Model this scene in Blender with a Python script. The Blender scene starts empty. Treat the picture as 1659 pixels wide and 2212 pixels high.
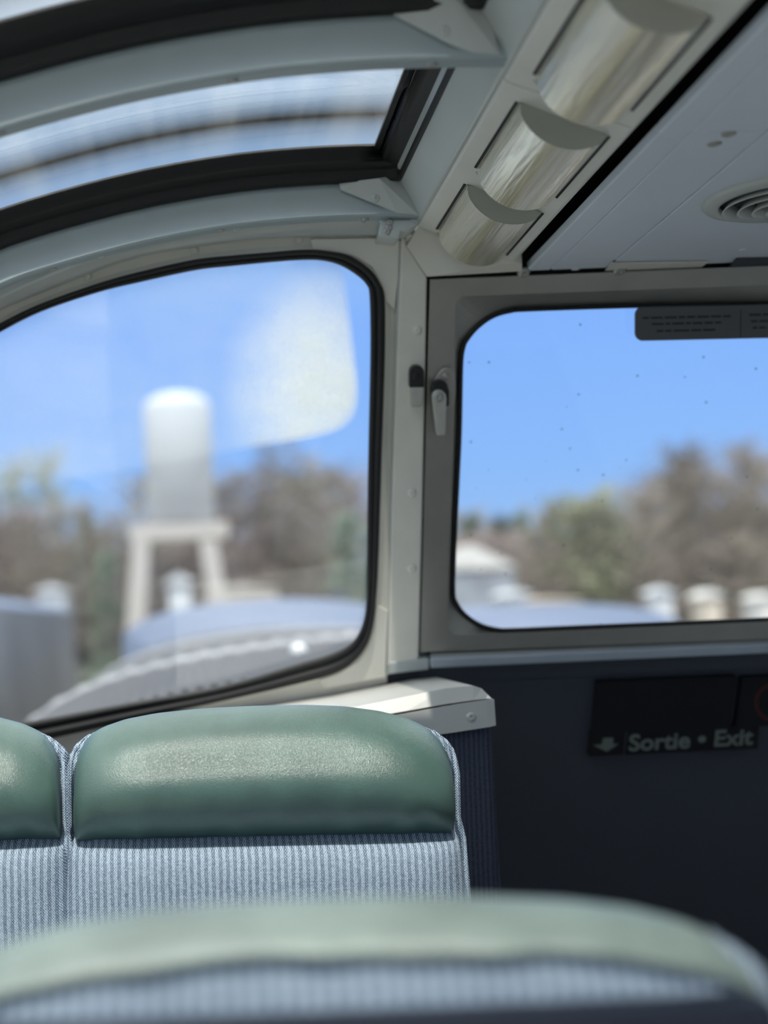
import bpy, bmesh, math, random
from mathutils import Vector, Matrix
R = math.radians
S = bpy.context.scene
COL = S.collection
random.seed(7)

# ------------------------------------------------------------------ camera, world, sun, exposure
E = 1.2                      # eye height above the dome floor
F, PX, PY0 = 3000.0, 410.0, 1342.0      # focal length and principal point on the 1659x2212 frame
RT = math.atan(0.04)
CR, SR = math.cos(RT), math.sin(RT)
cam_d = bpy.data.cameras.new('camera')
cam = bpy.data.objects.new('camera', cam_d)
COL.objects.link(cam)
cam_d.sensor_fit = 'VERTICAL'
cam_d.sensor_height = 36.0
cam_d.lens = 36.0 * F / 2212
cam_d.shift_x = (829.5 - PX) / 2212
cam_d.shift_y = (PY0 - 1106) / 2212
cam_d.clip_start, cam_d.clip_end = 0.05, 2000
cam.matrix_world = Matrix(((CR, SR, 0, 0), (0, 0, -1, 0), (-SR, CR, 0, E), (0, 0, 0, 1)))
cam_d.dof.use_dof = True
cam_d.dof.focus_distance = 2.02
cam_d.dof.aperture_fstop = cam_d.lens / 27.0
S.camera = cam

w = bpy.data.worlds.new('sky')
S.world = w
w.use_nodes = True
wn, wl = w.node_tree.nodes, w.node_tree.links
wn.clear()
wo = wn.new('ShaderNodeOutputWorld')
bg = wn.new('ShaderNodeBackground')
tc = wn.new('ShaderNodeTexCoord')
sp = wn.new('ShaderNodeSeparateXYZ')
rp = wn.new('ShaderNodeValToRGB')
wl.new(tc.outputs['Generated'], sp.inputs[0])
wl.new(sp.outputs['Z'], rp.inputs[0])
wl.new(rp.outputs[0], bg.inputs[0])
wl.new(bg.outputs[0], wo.inputs[0])
el = rp.color_ramp.elements
el[0].position, el[0].color = 0.0, (0.30, 0.34, 0.36, 1)
el[1].position, el[1].color = 1.0, (2.1, 2.15, 2.15, 1)
for p, c in ((0.004, (0.33, 0.50, 0.74, 1)), (0.10, (0.235, 0.445, 0.86, 1)), (0.20, (0.195, 0.395, 0.87, 1)), (0.34, (0.34, 0.52, 0.78, 1)), (0.55, (1.95, 2.05, 2.1, 1))):
    e = el.new(p); e.color = c
bg.inputs[1].default_value = 1.25

sun_d = bpy.data.lights.new('sun', 'SUN')
sun = bpy.data.objects.new('sun', sun_d)
COL.objects.link(sun)
SUN_DIR = Vector((0.06, 0.51, -0.855)).normalized()
sun.rotation_euler = SUN_DIR.to_track_quat('-Z', 'Y').to_euler()
sun.location = (0, -3, 12)
sun_d.energy = 4.2
sun_d.angle = R(0.53)
sun_d.color = (1.0, 0.95, 0.86)

S.view_settings.view_transform = 'Standard'
S.view_settings.look = 'None'
S.view_settings.gamma = 1.0
S.view_settings.exposure = 0.0
S.view_settings.use_curve_mapping = False

# ------------------------------------------------------------------ geometry of the place
D0, TA = 2.56, 0.40          # end wall: Y = D0 - TA*z (z above the eye): it rakes back over the seats
NA = Vector((0, -1, -TA)).normalized()     # wall normal, towards the seats
def ray(px, py):
    u, v = px - PX, py - PY0
    return Vector(((CR * u - SR * v) / F, 1.0, -(SR * u + CR * v) / F))
def P(px, py, off=0.0):      # point of the end wall (off = raised towards the seats)
    d = ray(px, py)
    y = (D0 - off * math.sqrt(1 + TA * TA)) / (1 + TA * d.z)
    return Vector((d.x * y, y, d.z * y + E))
def PD(px, py, y):           # point in the cross plane Y = y
    d = ray(px, py)
    return Vector((d.x * y, y, d.z * y + E))
def W(x, y, z): return Vector((x, y, z + E))
def PZ(px, py, z):
    d = ray(px, py); y = z / d.z
    return Vector((d.x * y, y, z + E))

# ------------------------------------------------------------------ materials
MATS = {}
def nodes_of(name):
    m = bpy.data.materials.new(name); m.use_nodes = True
    n, l = m.node_tree.nodes, m.node_tree.links
    return m, n, l, n['Principled BSDF']
def math_n(n, l, op, a, b=None, c=None):
    x = n.new('ShaderNodeMath'); x.operation = op
    for i, v in enumerate((a, b, c)):
        if v is None: continue
        if isinstance(v, (int, float)): x.inputs[i].default_value = v
        else: l.new(v, x.inputs[i])
    return x.outputs[0]
def noise(n, l, scale, detail=3, vec=None, rough=0.55):
    t = n.new('ShaderNodeTexNoise'); t.inputs['Scale'].default_value = scale
    t.inputs['Detail'].default_value = detail; t.inputs['Roughness'].default_value = rough
    if vec is not None: l.new(vec, t.inputs['Vector'])
    return t.outputs['Fac']
def ocoord(n, l, scale=(1, 1, 1), kind='Object'):
    t = n.new('ShaderNodeTexCoord'); m = n.new('ShaderNodeMapping')
    m.inputs['Scale'].default_value = scale
    l.new(t.outputs[kind], m.inputs[0])
    return m.outputs[0]
def mixc(n, l, fac, a, b):
    x = n.new('ShaderNodeMix'); x.data_type = 'RGBA'
    l.new(fac, x.inputs[0])
    for i, v in ((6, a), (7, b)):
        if isinstance(v, tuple): x.inputs[i].default_value = (*v, 1)
        else: l.new(v, x.inputs[i])
    return x.outputs[2]
def ramp(n, l, fac, lo, hi):
    x = n.new('ShaderNodeMapRange'); l.new(fac, x.inputs[0])
    x.inputs[1].default_value, x.inputs[2].default_value = lo, hi
    return x.outputs[0]
def bump(n, l, b, h, strength, dist=0.002):
    x = n.new('ShaderNodeBump'); x.inputs['Strength'].default_value = strength
    x.inputs['Distance'].default_value = dist
    l.new(h, x.inputs['Height']); l.new(x.outputs[0], b.inputs['Normal'])
def simple(name, c, rough=0.5, metal=0.0, var=0.12, vs=14, bs=0.0, bscale=60, coat=0):
    m, n, l, b = nodes_of(name)
    b.inputs['Roughness'].default_value = rough; b.inputs['Metallic'].default_value = metal
    v = ocoord(n, l)
    f = noise(n, l, vs, 4, v)
    l.new(mixc(n, l, f, tuple(x * (1 - var) for x in c), tuple(min(1, x * (1 + var)) for x in c)), b.inputs['Base Color'])
    if bs: bump(n, l, b, noise(n, l, bscale, 3, v), bs)
    if coat: b.inputs['Coat Weight'].default_value = coat
    MATS[name] = m
    return m
PAINT = simple('grey_paint', (0.51, 0.55, 0.54), 0.34, var=0.10, vs=9, bs=0.06, bscale=25)
PAINT_R = simple('rib_paint', (0.36, 0.43, 0.455), 0.4, var=0.08, vs=9, bs=0.05, bscale=25)
PAINT_B = simple('beam_paint', (0.50, 0.535, 0.52), 0.24, var=0.08, vs=9, bs=0.05, bscale=20)
PAINT_W = simple('warm_grey_paint', (0.74, 0.725, 0.655), 0.48, var=0.12, vs=16, bs=0.08, bscale=30)
CEIL = simple('ceiling_paint', (0.70, 0.78, 0.88), 0.5, var=0.05, vs=6, bs=0.03)
RAIL = simple('brushed_rail', (0.76, 0.765, 0.72), 0.45, 0.1, var=0.10)
CASE = simple('casement_metal', (0.42, 0.415, 0.385), 0.38, 0.8, var=0.16, vs=12, bs=0.06)
PANEL = simple('shaded_panel', (0.056, 0.064, 0.080), 0.6, var=0.1, vs=4)  # grey wall paint darkened to carry the shade of the end wall
SILL = simple('sill_metal', (0.50, 0.56, 0.62), 0.4, 0.2)
RUBBER = simple('black_rubber', (0.0045, 0.0045, 0.0055), 0.55, var=0.3, vs=40, bs=0.15, bscale=90)
BLACK = simple('black_gap', (0.008, 0.008, 0.009), 0.7)
WHITE = simple('white_enamel', (0.52, 0.52, 0.49), 0.35, var=0.06, vs=20)
ALU = simple('worn_aluminium', (0.62, 0.62, 0.58), 0.38, 0.75, var=0.2, vs=60, bs=0.2, bscale=220)
DARKM = simple('black_metal', (0.025, 0.027, 0.03), 0.35, 0.3)
STEEL = simple('screw_steel', (0.42, 0.43, 0.41), 0.35, 0.5)
NAVY = simple('navy_plastic', (0.018, 0.024, 0.042), 0.5)
SIGNB = simple('sign_black', (0.004, 0.004, 0.006), 0.85)
SIGNT = simple('sign_letters', (0.17, 0.195, 0.17), 0.5)
SIGNR = simple('sign_red', (0.05, 0.006, 0.006), 0.5)
PLAC = simple('placard_grey', (0.10, 0.105, 0.115), 0.4)
PLACT = simple('placard_ink', (0.02, 0.02, 0.025), 0.5)
PANELR = simple('right_wall_grey', (0.55, 0.55, 0.52), 0.6)
PLATF = simple('bounce_platform', (0.66, 0.62, 0.55), 0.8)
CARPET = simple('floor_carpet', (0.10, 0.10, 0.11), 0.95, bs=0.3, bscale=200)
FLOORL = simple('sidewall_laminate', (0.76, 0.74, 0.68), 0.5)

def leather(name, c):
    m, n, l, b = nodes_of(name)
    v = ocoord(n, l)
    f = noise(n, l, 11, 5, v)
    l.new(mixc(n, l, ramp(n, l, f, 0.3, 0.7), tuple(x * 0.78 for x in c), tuple(x * 1.22 for x in c)), b.inputs['Base Color'])
    vo = n.new('ShaderNodeTexVoronoi'); vo.inputs['Scale'].default_value = 820
    l.new(v, vo.inputs['Vector'])
    vx = n.new('ShaderNodeTexVoronoi'); vx.feature = 'DISTANCE_TO_EDGE'; vx.inputs['Scale'].default_value = 38
    dm = n.new('ShaderNodeVectorMath'); dm.operation = 'ADD'
    nz = n.new('ShaderNodeTexNoise'); nz.inputs['Scale'].default_value = 30; l.new(v, nz.inputs['Vector'])
    sc = n.new('ShaderNodeVectorMath'); sc.operation = 'SCALE'; sc.inputs['Scale'].default_value = 0.03
    l.new(nz.outputs['Color'], sc.inputs[0]); l.new(v, dm.inputs[0]); l.new(sc.outputs[0], dm.inputs[1])
    l.new(dm.outputs[0], vx.inputs['Vector'])
    cr = ramp(n, l, vx.outputs['Distance'], 0.0, 0.03)
    mask = ramp(n, l, noise(n, l, 9, 2, v), 0.5, 0.62)
    crk = math_n(n, l, 'MULTIPLY', math_n(n, l, 'SUBTRACT', 1.0, cr), mask)
    h = math_n(n, l, 'SUBTRACT', math_n(n, l, 'ADD', math_n(n, l, 'MULTIPLY', vo.outputs['Distance'], 0.9), math_n(n, l, 'MULTIPLY', noise(n, l, 430, 2, v), 0.5)), math_n(n, l, 'MULTIPLY', crk, 0.35))
    bump(n, l, b, h, 0.31, 0.0012)
    b.inputs['Roughness'].default_value = 0.32
    b.inputs['Specular IOR Level'].default_value = 0.85
    return m
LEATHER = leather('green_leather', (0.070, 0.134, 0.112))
LEATHER_P = leather('pale_sage_leather', (0.205, 0.262, 0.235))  # paler tone for the nearest headrest

def weave(name, light, dark, px=0.0098, pz=0.0037, amt=1.0):
    m, n, l, b = nodes_of(name)
    t = n.new('ShaderNodeTexCoord'); s = n.new('ShaderNodeSeparateXYZ')
    v0 = t.outputs['Object']
    nz = n.new('ShaderNodeTexNoise'); nz.inputs['Scale'].default_value = 60; l.new(v0, nz.inputs['Vector'])
    sc = n.new('ShaderNodeVectorMath'); sc.operation = 'MULTIPLY_ADD'
    l.new(nz.outputs['Color'], sc.inputs[0]); sc.inputs[1].default_value = (0.0022, 0.0022, 0.0022); l.new(v0, sc.inputs[2])
    l.new(sc.outputs[0], s.inputs[0])
    xx = math_n(n, l, 'ADD', s.outputs['X'], 0.0)
    wx = math_n(n, l, 'SINE', math_n(n, l, 'MULTIPLY', xx, 2 * math.pi / px))
    wx3 = math_n(n, l, 'SINE', math_n(n, l, 'MULTIPLY', xx, 2 * math.pi / (px / 3)))
    st = math_n(n, l, 'MULTIPLY', math_n(n, l, 'GREATER_THAN', wx3, 0.0), math.pi)
    wz = math_n(n, l, 'SINE', math_n(n, l, 'ADD', math_n(n, l, 'MULTIPLY', s.outputs['Z'], 2 * math.pi / pz), st))
    h = math_n(n, l, 'ADD', math_n(n, l, 'ADD', math_n(n, l, 'MULTIPLY', wx, 0.22), math_n(n, l, 'MULTIPLY', wz, 0.42)), math_n(n, l, 'MULTIPLY', wx3, 0.14))
    h = math_n(n, l, 'ADD', h, math_n(n, l, 'MULTIPLY', math_n(n, l, 'SUBTRACT', noise(n, l, 420, 2, v0), 0.5), 1.1))
    f = ramp(n, l, h, -0.50, 0.62)
    l.new(mixc(n, l, f, dark, light), b.inputs['Base Color'])
    b.inputs['Roughness'].default_value = 0.85
    bump(n, l, b, f, 0.7 * amt, 0.0014)
    return m
FABRIC = weave('blue_weave', (0.64, 0.79, 0.93), (0.035, 0.055, 0.11))
FABRIC_D = weave('navy_weave', (0.085, 0.105, 0.165), (0.003, 0.004, 0.009), 0.0080, 0.0072)

def glass(name, film, streak=0.0, specks=False, light_patch=0.0, f0=0.042, pw=5.0):
    m, n, l, b = nodes_of(name)
    out = n['Material Output']; n.remove(b)
    lw = n.new('ShaderNodeLayerWeight'); lw.inputs['Blend'].default_value = 0.5
    p5 = math_n(n, l, 'POWER', lw.outputs['Facing'], pw)
    fr = math_n(n, l, 'MULTIPLY_ADD', p5, 0.94, f0)
    tr = n.new('ShaderNodeBsdfTransparent'); tr.inputs[0].default_value = (0.975, 0.985, 0.985, 1)
    gl = n.new('ShaderNodeBsdfGlossy'); gl.inputs['Roughness'].default_value = 0.0
    m1 = n.new('ShaderNodeMixShader'); l.new(fr, m1.inputs[0]); l.new(tr.outputs[0], m1.inputs[1]); l.new(gl.outputs[0], m1.inputs[2])
    df = n.new('ShaderNodeBsdfDiffuse'); tl = n.new('ShaderNodeBsdfTranslucent')
    df.inputs[0].default_value = tl.inputs[0].default_value = (0.95, 0.97, 0.93, 1) if light_patch else (0.86, 0.86, 0.80, 1)
    m2 = n.new('ShaderNodeMixShader'); m2.inputs[0].default_value = 0.72 if light_patch else 0.5
    l.new(df.outputs[0], m2.inputs[1]); l.new(tl.outputs[0], m2.inputs[2])
    v = ocoord(n, l)
    fac = math_n(n, l, 'MULTIPLY', ramp(n, l, noise(n, l, 5, 4, v), 0.25, 0.8), film)
    if streak:
        vs = ocoord(n, l, (9, 0.6, 0.6))
        fac = math_n(n, l, 'ADD', fac, math_n(n, l, 'MULTIPLY', ramp(n, l, noise(n, l, 1.6, 3, vs), 0.35, 0.75), streak))
    if light_patch:      # bright light patch painted as white film, upper right of the pane
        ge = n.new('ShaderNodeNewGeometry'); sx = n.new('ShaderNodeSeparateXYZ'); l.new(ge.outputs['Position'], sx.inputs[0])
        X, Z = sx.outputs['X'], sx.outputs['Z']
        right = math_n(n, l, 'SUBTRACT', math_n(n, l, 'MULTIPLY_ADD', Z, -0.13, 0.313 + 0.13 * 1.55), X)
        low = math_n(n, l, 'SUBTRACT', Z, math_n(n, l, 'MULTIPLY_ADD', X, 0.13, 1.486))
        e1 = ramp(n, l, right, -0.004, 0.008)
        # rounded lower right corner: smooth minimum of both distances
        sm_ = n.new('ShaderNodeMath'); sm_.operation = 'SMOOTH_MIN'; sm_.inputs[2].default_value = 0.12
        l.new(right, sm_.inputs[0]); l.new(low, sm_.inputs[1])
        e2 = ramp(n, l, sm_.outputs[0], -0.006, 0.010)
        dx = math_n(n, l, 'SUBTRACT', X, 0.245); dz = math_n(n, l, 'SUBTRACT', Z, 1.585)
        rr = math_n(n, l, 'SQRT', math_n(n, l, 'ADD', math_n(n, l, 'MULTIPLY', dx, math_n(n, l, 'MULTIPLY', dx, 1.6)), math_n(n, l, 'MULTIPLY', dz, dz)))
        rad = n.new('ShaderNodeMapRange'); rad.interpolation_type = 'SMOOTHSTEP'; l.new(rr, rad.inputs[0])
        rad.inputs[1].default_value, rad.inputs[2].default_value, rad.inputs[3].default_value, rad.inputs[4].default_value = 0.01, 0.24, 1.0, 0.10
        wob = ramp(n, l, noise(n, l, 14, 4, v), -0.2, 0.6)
        fac = math_n(n, l, 'ADD', fac, math_n(n, l, 'MULTIPLY', math_n(n, l, 'MULTIPLY', math_n(n, l, 'MULTIPLY', e2, rad.outputs[0]), wob), light_patch))
    m3 = n.new('ShaderNodeMixShader'); l.new(fac, m3.inputs[0]); l.new(m1.outputs[0], m3.inputs[1]); l.new(m2.outputs[0], m3.inputs[2])
    last = m3
    if specks:
        vo = n.new('ShaderNodeTexVoronoi'); vo.inputs['Scale'].default_value = 34; l.new(v, vo.inputs['Vector'])
        pick = math_n(n, l, 'GREATER_THAN', noise(n, l, 21, 1, v), 0.53)
        dot = math_n(n, l, 'MULTIPLY', math_n(n, l, 'LESS_THAN', vo.outputs['Distance'], 0.085), pick)
        dk = n.new('ShaderNodeBsdfDiffuse'); dk.inputs[0].default_value = (0.10, 0.13, 0.16, 1)
        m4 = n.new('ShaderNodeMixShader')
        l.new(math_n(n, l, 'MULTIPLY', dot, 0.45), m4.inputs[0]); l.new(m3.outputs[0], m4.inputs[1]); l.new(dk.outputs[0], m4.inputs[2])
        last = m4
    l.new(last.outputs[0], out.inputs[0])
    return m
GLASS_ROOF = glass('roof_glass', 0.03, 0.10, f0=0.09, pw=3.6)
GLASS_LEFT = glass('left_glass', 0.02, 0.015, light_patch=0.95)
GLASS_MID = glass('middle_glass', 0.015, 0.0, True)

def lens_mat():
    m, n, l, b = nodes_of('lamp_lens')
    v = ocoord(n, l, (26, 0.9, 26))
    f = noise(n, l, 1.5, 4, v, 0.6)
    l.new(mixc(n, l, ramp(n, l, f, 0.35, 0.7), (0.95, 0.95, 0.90), (0.78, 0.72, 0.48)), b.inputs['Base Color'])  # yellowish reflection bands painted into the base colour
    b.inputs['Metallic'].default_value = 0.62
    b.inputs['Roughness'].default_value = 0.24
    vb = ocoord(n, l, (60, 3, 60))
    h = math_n(n, l, 'ADD', f, math_n(n, l, 'MULTIPLY', noise(n, l, 2, 3, vb), 0.35))
    bump(n, l, b, h, 0.75, 0.007)
    return m
LENS = lens_mat()
LENSCAP = simple('lens_end', (0.46, 0.47, 0.42), 0.4, 0.2)

# ------------------------------------------------------------------ object helpers
def tag(o, label=None, cat=None, group=None, kind=None):
    if label: o['label'] = label
    if cat: o['category'] = cat
    if group: o['group'] = group
    if kind: o['kind'] = kind
    return o
def put(o, parent):
    COL.objects.link(o)
    if parent is not None:
        o.parent = parent
        o.matrix_parent_inverse = Matrix.Translation(-parent.location)   # parents are unrotated when built
    return o
def empty(name, loc):
    o = bpy.data.objects.new(name, None); o.location = loc
    o.empty_display_size = 0.05
    COL.objects.link(o)
    return o
def mesh(name, vs, fs, mat, parent=None, smooth=False, fix=True, origin=None):
    c = Vector(origin) if origin is not None else sum((Vector(v) for v in vs), Vector()) / len(vs)
    me = bpy.data.meshes.new(name)
    me.from_pydata([tuple(Vector(v) - c) for v in vs], [], fs)
    if fix:
        bm = bmesh.new(); bm.from_mesh(me)
        bmesh.ops.remove_doubles(bm, verts=bm.verts, dist=1e-6)
        bmesh.ops.recalc_face_normals(bm, faces=bm.faces)
        bm.to_mesh(me); bm.free()
    for p in me.polygons: p.use_smooth = smooth
    me.materials.append(mat)
    o = bpy.data.objects.new(name, me); o.location = c
    put(o, parent)
    return o
def bevel(o, w, seg=2, ang=30):
    m = o.modifiers.new('bevel', 'BEVEL'); m.width = w; m.segments = seg
    m.limit_method = 'ANGLE'; m.angle_limit = R(ang)
    for p in o.data.polygons: p.use_smooth = True
    m.harden_normals = True
    return o
def smooth_mod(o, lv=1):
    m = o.modifiers.new('subd', 'SUBSURF'); m.levels = m.render_levels = lv
    return o
def prism(name, front, depth, mat, parent=None, smooth=False):
    """front: world points of the front face; depth: vector to the back face"""
    n = len(front); d = Vector(depth)
    vs = [Vector(p) for p in front] + [Vector(p) + d for p in front]
    fs = [tuple(range(n)), tuple(range(2 * n - 1, n - 1, -1))] + [(i, (i + 1) % n, n + (i + 1) % n, n + i) for i in range(n)]
    return mesh(name, vs, fs, mat, parent, smooth)
def box(name, a, b, mat, parent=None):
    (x0, y0, z0), (x1, y1, z1) = a, b
    return prism(name, [W(x0, y0, z0), W(x1, y0, z0), W(x1, y0, z1), W(x0, y0, z1)], (0, y1 - y0, 0), mat, parent)
def grid(name, rows, mat, parent=None, closed_u=False, closed_v=False, smooth=True, caps=False):
    nr, nc = len(rows), len(rows[0])
    vs = [p for r in rows for p in r]; fs = []
    for i in range(nr if closed_v else nr - 1):
        for j in range(nc if closed_u else nc - 1):
            a, b = i * nc + j, i * nc + (j + 1) % nc
            c, d = ((i + 1) % nr) * nc + (j + 1) % nc, ((i + 1) % nr) * nc + j
            fs.append((a, b, c, d))
    if caps:
        fs.append(tuple(range(nc))); fs.append(tuple((nr - 1) * nc + j for j in range(nc - 1, -1, -1)))
    return mesh(name, vs, fs, mat, parent, smooth)
def catmull(pts, n=6, closed=False):
    out = []; m = len(pts)
    T = [tuple(p) for p in pts]
    for i in range(m if closed else m - 1):
        g = lambda k: T[(i + k) % m] if closed else T[min(max(i + k, 0), m - 1)]
        p0, p1, p2, p3 = g(-1), g(0), g(1), g(2)
        for k in range(n):
            t = k / n
            out.append(tuple(0.5 * (2 * b + (c - a) * t + (2 * a - 5 * b + 4 * c - d) * t * t + (3 * b - a - 3 * c + d) * t ** 3) for a, b, c, d in zip(p0, p1, p2, p3)))
    if not closed: out.append(T[-1])
    return out
def dome(name, c, nrm, r, h, mat, parent, seg=14, slot=False):
    """a low rounded screw or rivet head"""
    nrm = Vector(nrm).normalized(); a = nrm.orthogonal().normalized(); b = nrm.cross(a)
    c = Vector(c); rows = []
    for rr, hh in ((1, -0.15), (1, 0.25), (0.85, 0.62), (0.55, 0.9), (0.22, 1.0), (0.2, 0.72), (0.02, 0.7)):
        rows.append([c + nrm * (h * hh) + (a * math.cos(2 * math.pi * k / seg) + b * math.sin(2 * math.pi * k / seg)) * (r * rr) for k in range(seg)])
    return grid(name, rows, mat, parent, closed_u=True, caps=True)
def hit(poly, c, ang):
    dx, dy = math.cos(ang), math.sin(ang); best = None
    for i in range(len(poly)):
        x1, y1 = poly[i][0] - c[0], poly[i][1] - c[1]
        x2, y2 = poly[(i + 1) % len(poly)][0] - c[0], poly[(i + 1) % len(poly)][1] - c[1]
        ex, ey = x2 - x1, y2 - y1
        den = dx * ey - dy * ex
        if abs(den) < 1e-9: continue
        t = (x1 * ey - y1 * ex) / den; s = (x1 * dy - y1 * dx) / den
        if t > 0 and -1e-6 <= s <= 1 + 1e-6 and (best is None or t > best): best = t
    return (c[0] + dx * best, c[1] + dy * best)
def ring(name, polys, c, mat, parent=None, thick=0.02, smooth=False, nang=160):
    """a plate with a hole: polys = [(frame-pixel polygon, raise)] from the hole outwards, on the end wall"""
    angs = [2 * math.pi * i / nang for i in range(nang)]
    for p in (polys[0][0], polys[-1][0]):
        angs += [math.atan2(q[1] - c[1], q[0] - c[0]) % (2 * math.pi) for q in p]
    angs = sorted(set(round(a, 5) for a in angs))
    rows = []
    for poly, off in polys:
        rows.append([P(*hit(poly, c, a), off) for a in angs])
    back = [[p - NA * (thick + polys[k][1]) for p in rows[k]] for k in (len(rows) - 1, 0)]
    return grid(name, rows + back, mat, parent, closed_u=True, closed_v=True, smooth=smooth)
def wallplate(name, poly, off, thick, mat, parent=None):
    return prism(name, [P(x, y, off) for x, y in poly], -NA * thick, mat, parent)
def strip_sweep(name, paths, mat, parent=None, smooth=True, closed=False, closed_v=False):
    return grid(name, paths, mat, parent, closed_u=closed, smooth=smooth, closed_v=closed_v)

# ------------------------------------------------------------------ dome shell
ARCH = catmull([(0.41, 0.639), (0.30, 0.642), (0.20, 0.641), (0.09, 0.634), (-0.05, 0.614), (-0.2, 0.580), (-0.285, 0.553), (-0.40, 0.500),
                (-0.52, 0.41), (-0.62, 0.29), (-0.69, 0.14), (-0.72, -0.05)], 5)
def arch_frames():
    out = []; s = 0.0
    for i, p in enumerate(ARCH):
        a, b = ARCH[max(i - 1, 0)], ARCH[min(i + 1, len(ARCH) - 1)]
        t = Vector((b[0] - a[0], 0, b[1] - a[1])).normalized()
        n = Vector((t.z, 0, -t.x))
        if i: s += math.dist(p, ARCH[i - 1])
        out.append((s, Vector((p[0], 0, p[1])), n))
    return out
AF = arch_frames(); SMAX = AF[-1][0]
for _s, _p, _n in AF[:1]:
    if _n.z < 0: AF = [(s, p, -n) for s, p, n in AF]
def arch_at(s, h, y):
    for i in range(len(AF) - 1):
        if AF[i + 1][0] >= s or i == len(AF) - 2:
            t = (s - AF[i][0]) / (AF[i + 1][0] - AF[i][0])
            p = AF[i][1].lerp(AF[i + 1][1], t); n = AF[i][2].lerp(AF[i + 1][2], t).normalized()
            q = p + n * h
            return W(q.x, y, q.z)
YR = [2.246, 1.620, 0.994, 0.200, -0.45, -1.05]

wall_front = tag(empty('wall_front', W(0.2, D0, -0.2)), kind='structure')

# left front window: rubber gasket between (inner, outer) outline pairs, frame pixels
LW = [((0, 718), (0, 698)), ((90, 673), (85, 657)), ((211, 632), (205, 614)), ((301, 610), (297, 588)), ((422, 584), (418, 561)), ((500, 575), (498, 552)),
      ((580, 567), (580, 545)), ((650, 562), (658, 539)), ((695, 563), (710, 543)), ((734, 573), (757, 553)), ((771, 595), (800, 582)), ((792, 616), (821, 612)),
      ((798, 640), (831, 645)), ((800, 736), (832, 736)), ((798, 857), (829, 857)), ((795, 1000), (824, 1000)), ((792, 1223), (817, 1220)), ((791, 1298), (811, 1310)),
      ((785, 1341), (804, 1359)), ((771, 1374), (792, 1395)), ((750, 1395), (768, 1427)), ((711, 1413), (728, 1453)), ((650, 1431), (657, 1474)),
      ((482, 1480), (484, 1514)), ((289, 1516), (290, 1556)), ((92, 1553), (92, 1600)), ((0, 1570), (0, 1617)), ((-150, 1598), (-150, 1645)),
      ((-270, 1590), (-290, 1635)), ((-330, 1500), (-365, 1520)), ((-345, 1300), (-378, 1300)), ((-340, 1100), (-372, 1090)), ((-300, 960), (-330, 940)),
      ((-200, 850), (-215, 832)), ((-100, 775), (-105, 757))]
lw4 = catmull([(a[0], a[1], b[0], b[1]) for a, b in LW], 5, True)
lw_in = [(q[0], q[1]) for q in lw4]; lw_out = [(q[2], q[3]) for q in lw4]
LC = (250, 1080)
seam = [(-470, 1160), (-420, 1010), (-330, 890), (-200, 792), (-100, 722), (0, 672), (151, 610), (301, 557), (500, 525), (600, 516), (820, 510), (867, 511)]
surround = [(x, y - 16) for x, y in seam] + [(856, 760), (848, 1050), (836, 1458), (836, 1475), (640, 1535), (300, 1640), (0, 1690), (-450, 1740)]
ring('window_surround', [(lw_out, 0.010), ([(q[0] + (q[0] - LC[0]) * 0.02, q[1] + (q[1] - LC[1]) * 0.02) for q in lw_out], 0.003), (surround, 0.0)], LC, PAINT_W, wall_front, 0.02)
# cover plates at the two corners of the surround
wallplate('corner_plate', [(672, 517), (862, 514), (859, 600), (852, 668), (834, 650), (829, 622), (806, 578), (765, 552), (712, 541), (676, 538)], 0.012, 0.011, PAINT_W, wall_front)
wallplate('corner_plate', [(813, 1306), (838, 1322), (832, 1462), (700, 1487), (690, 1470), (730, 1456), (775, 1428), (797, 1398), (808, 1360)], 0.012, 0.011, PAINT_W, wall_front)
# lower end wall
wallplate('lower_panel', [(838, 1440), (1000, 1433), (1990, 1390), (1930, 2420), (600, 2480), (640, 1560)], -0.012, 0.03, PANEL, wall_front)
wallplate('upper_band', [(905, 1438), (1990, 1393), (1986, 1428), (905, 1473)], -0.004, 0.007, PANEL, wall_front)
# dark seal behind the joint of casement and pillar
wallplate('joint_seal', [(900, 590), (945, 590), (925, 1425), (885, 1425)], -0.016, 0.01, BLACK, wall_front)
wallplate('joint_seal', [(860, 590), (1990, 548), (1990, 580), (860, 622)], -0.016, 0.01, BLACK, wall_front)
wallplate('joint_seal', [(860, 1395), (1990, 1350), (1990, 1420), (860, 1465)], -0.016, 0.006, BLACK, wall_front)

win1 = tag(empty('window_1', W(0.0, D0, 0.1)), kind='structure')
def gasket(name, inner, outer, prof, parent, mat=RUBBER):
    rows = []
    for t, off in prof:
        rows.append([P(a[0] + (b[0] - a[0]) * t, a[1] + (b[1] - a[1]) * t, off) for a, b in zip(inner, outer)])
    return grid(name, rows, mat, parent, closed_u=True, closed_v=True)
gasket('gasket', lw_in, lw_out, [(1.0, 0.004), (1.0, 0.014), (0.90, 0.022), (0.66, 0.024), (0.56, 0.018), (0.50, 0.012), (0.42, 0.012), (0.34, 0.014), (0.12, 0.012), (0.0, 0.004), (0.0, -0.03), (1.0, -0.03)], win1)
wallplate('pane', [(x - (x - LC[0]) * -0.01, y + (y - LC[1]) * 0.01) for x, y in lw_in[::2]], -0.006, 0.006, GLASS_LEFT, win1)

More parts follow.
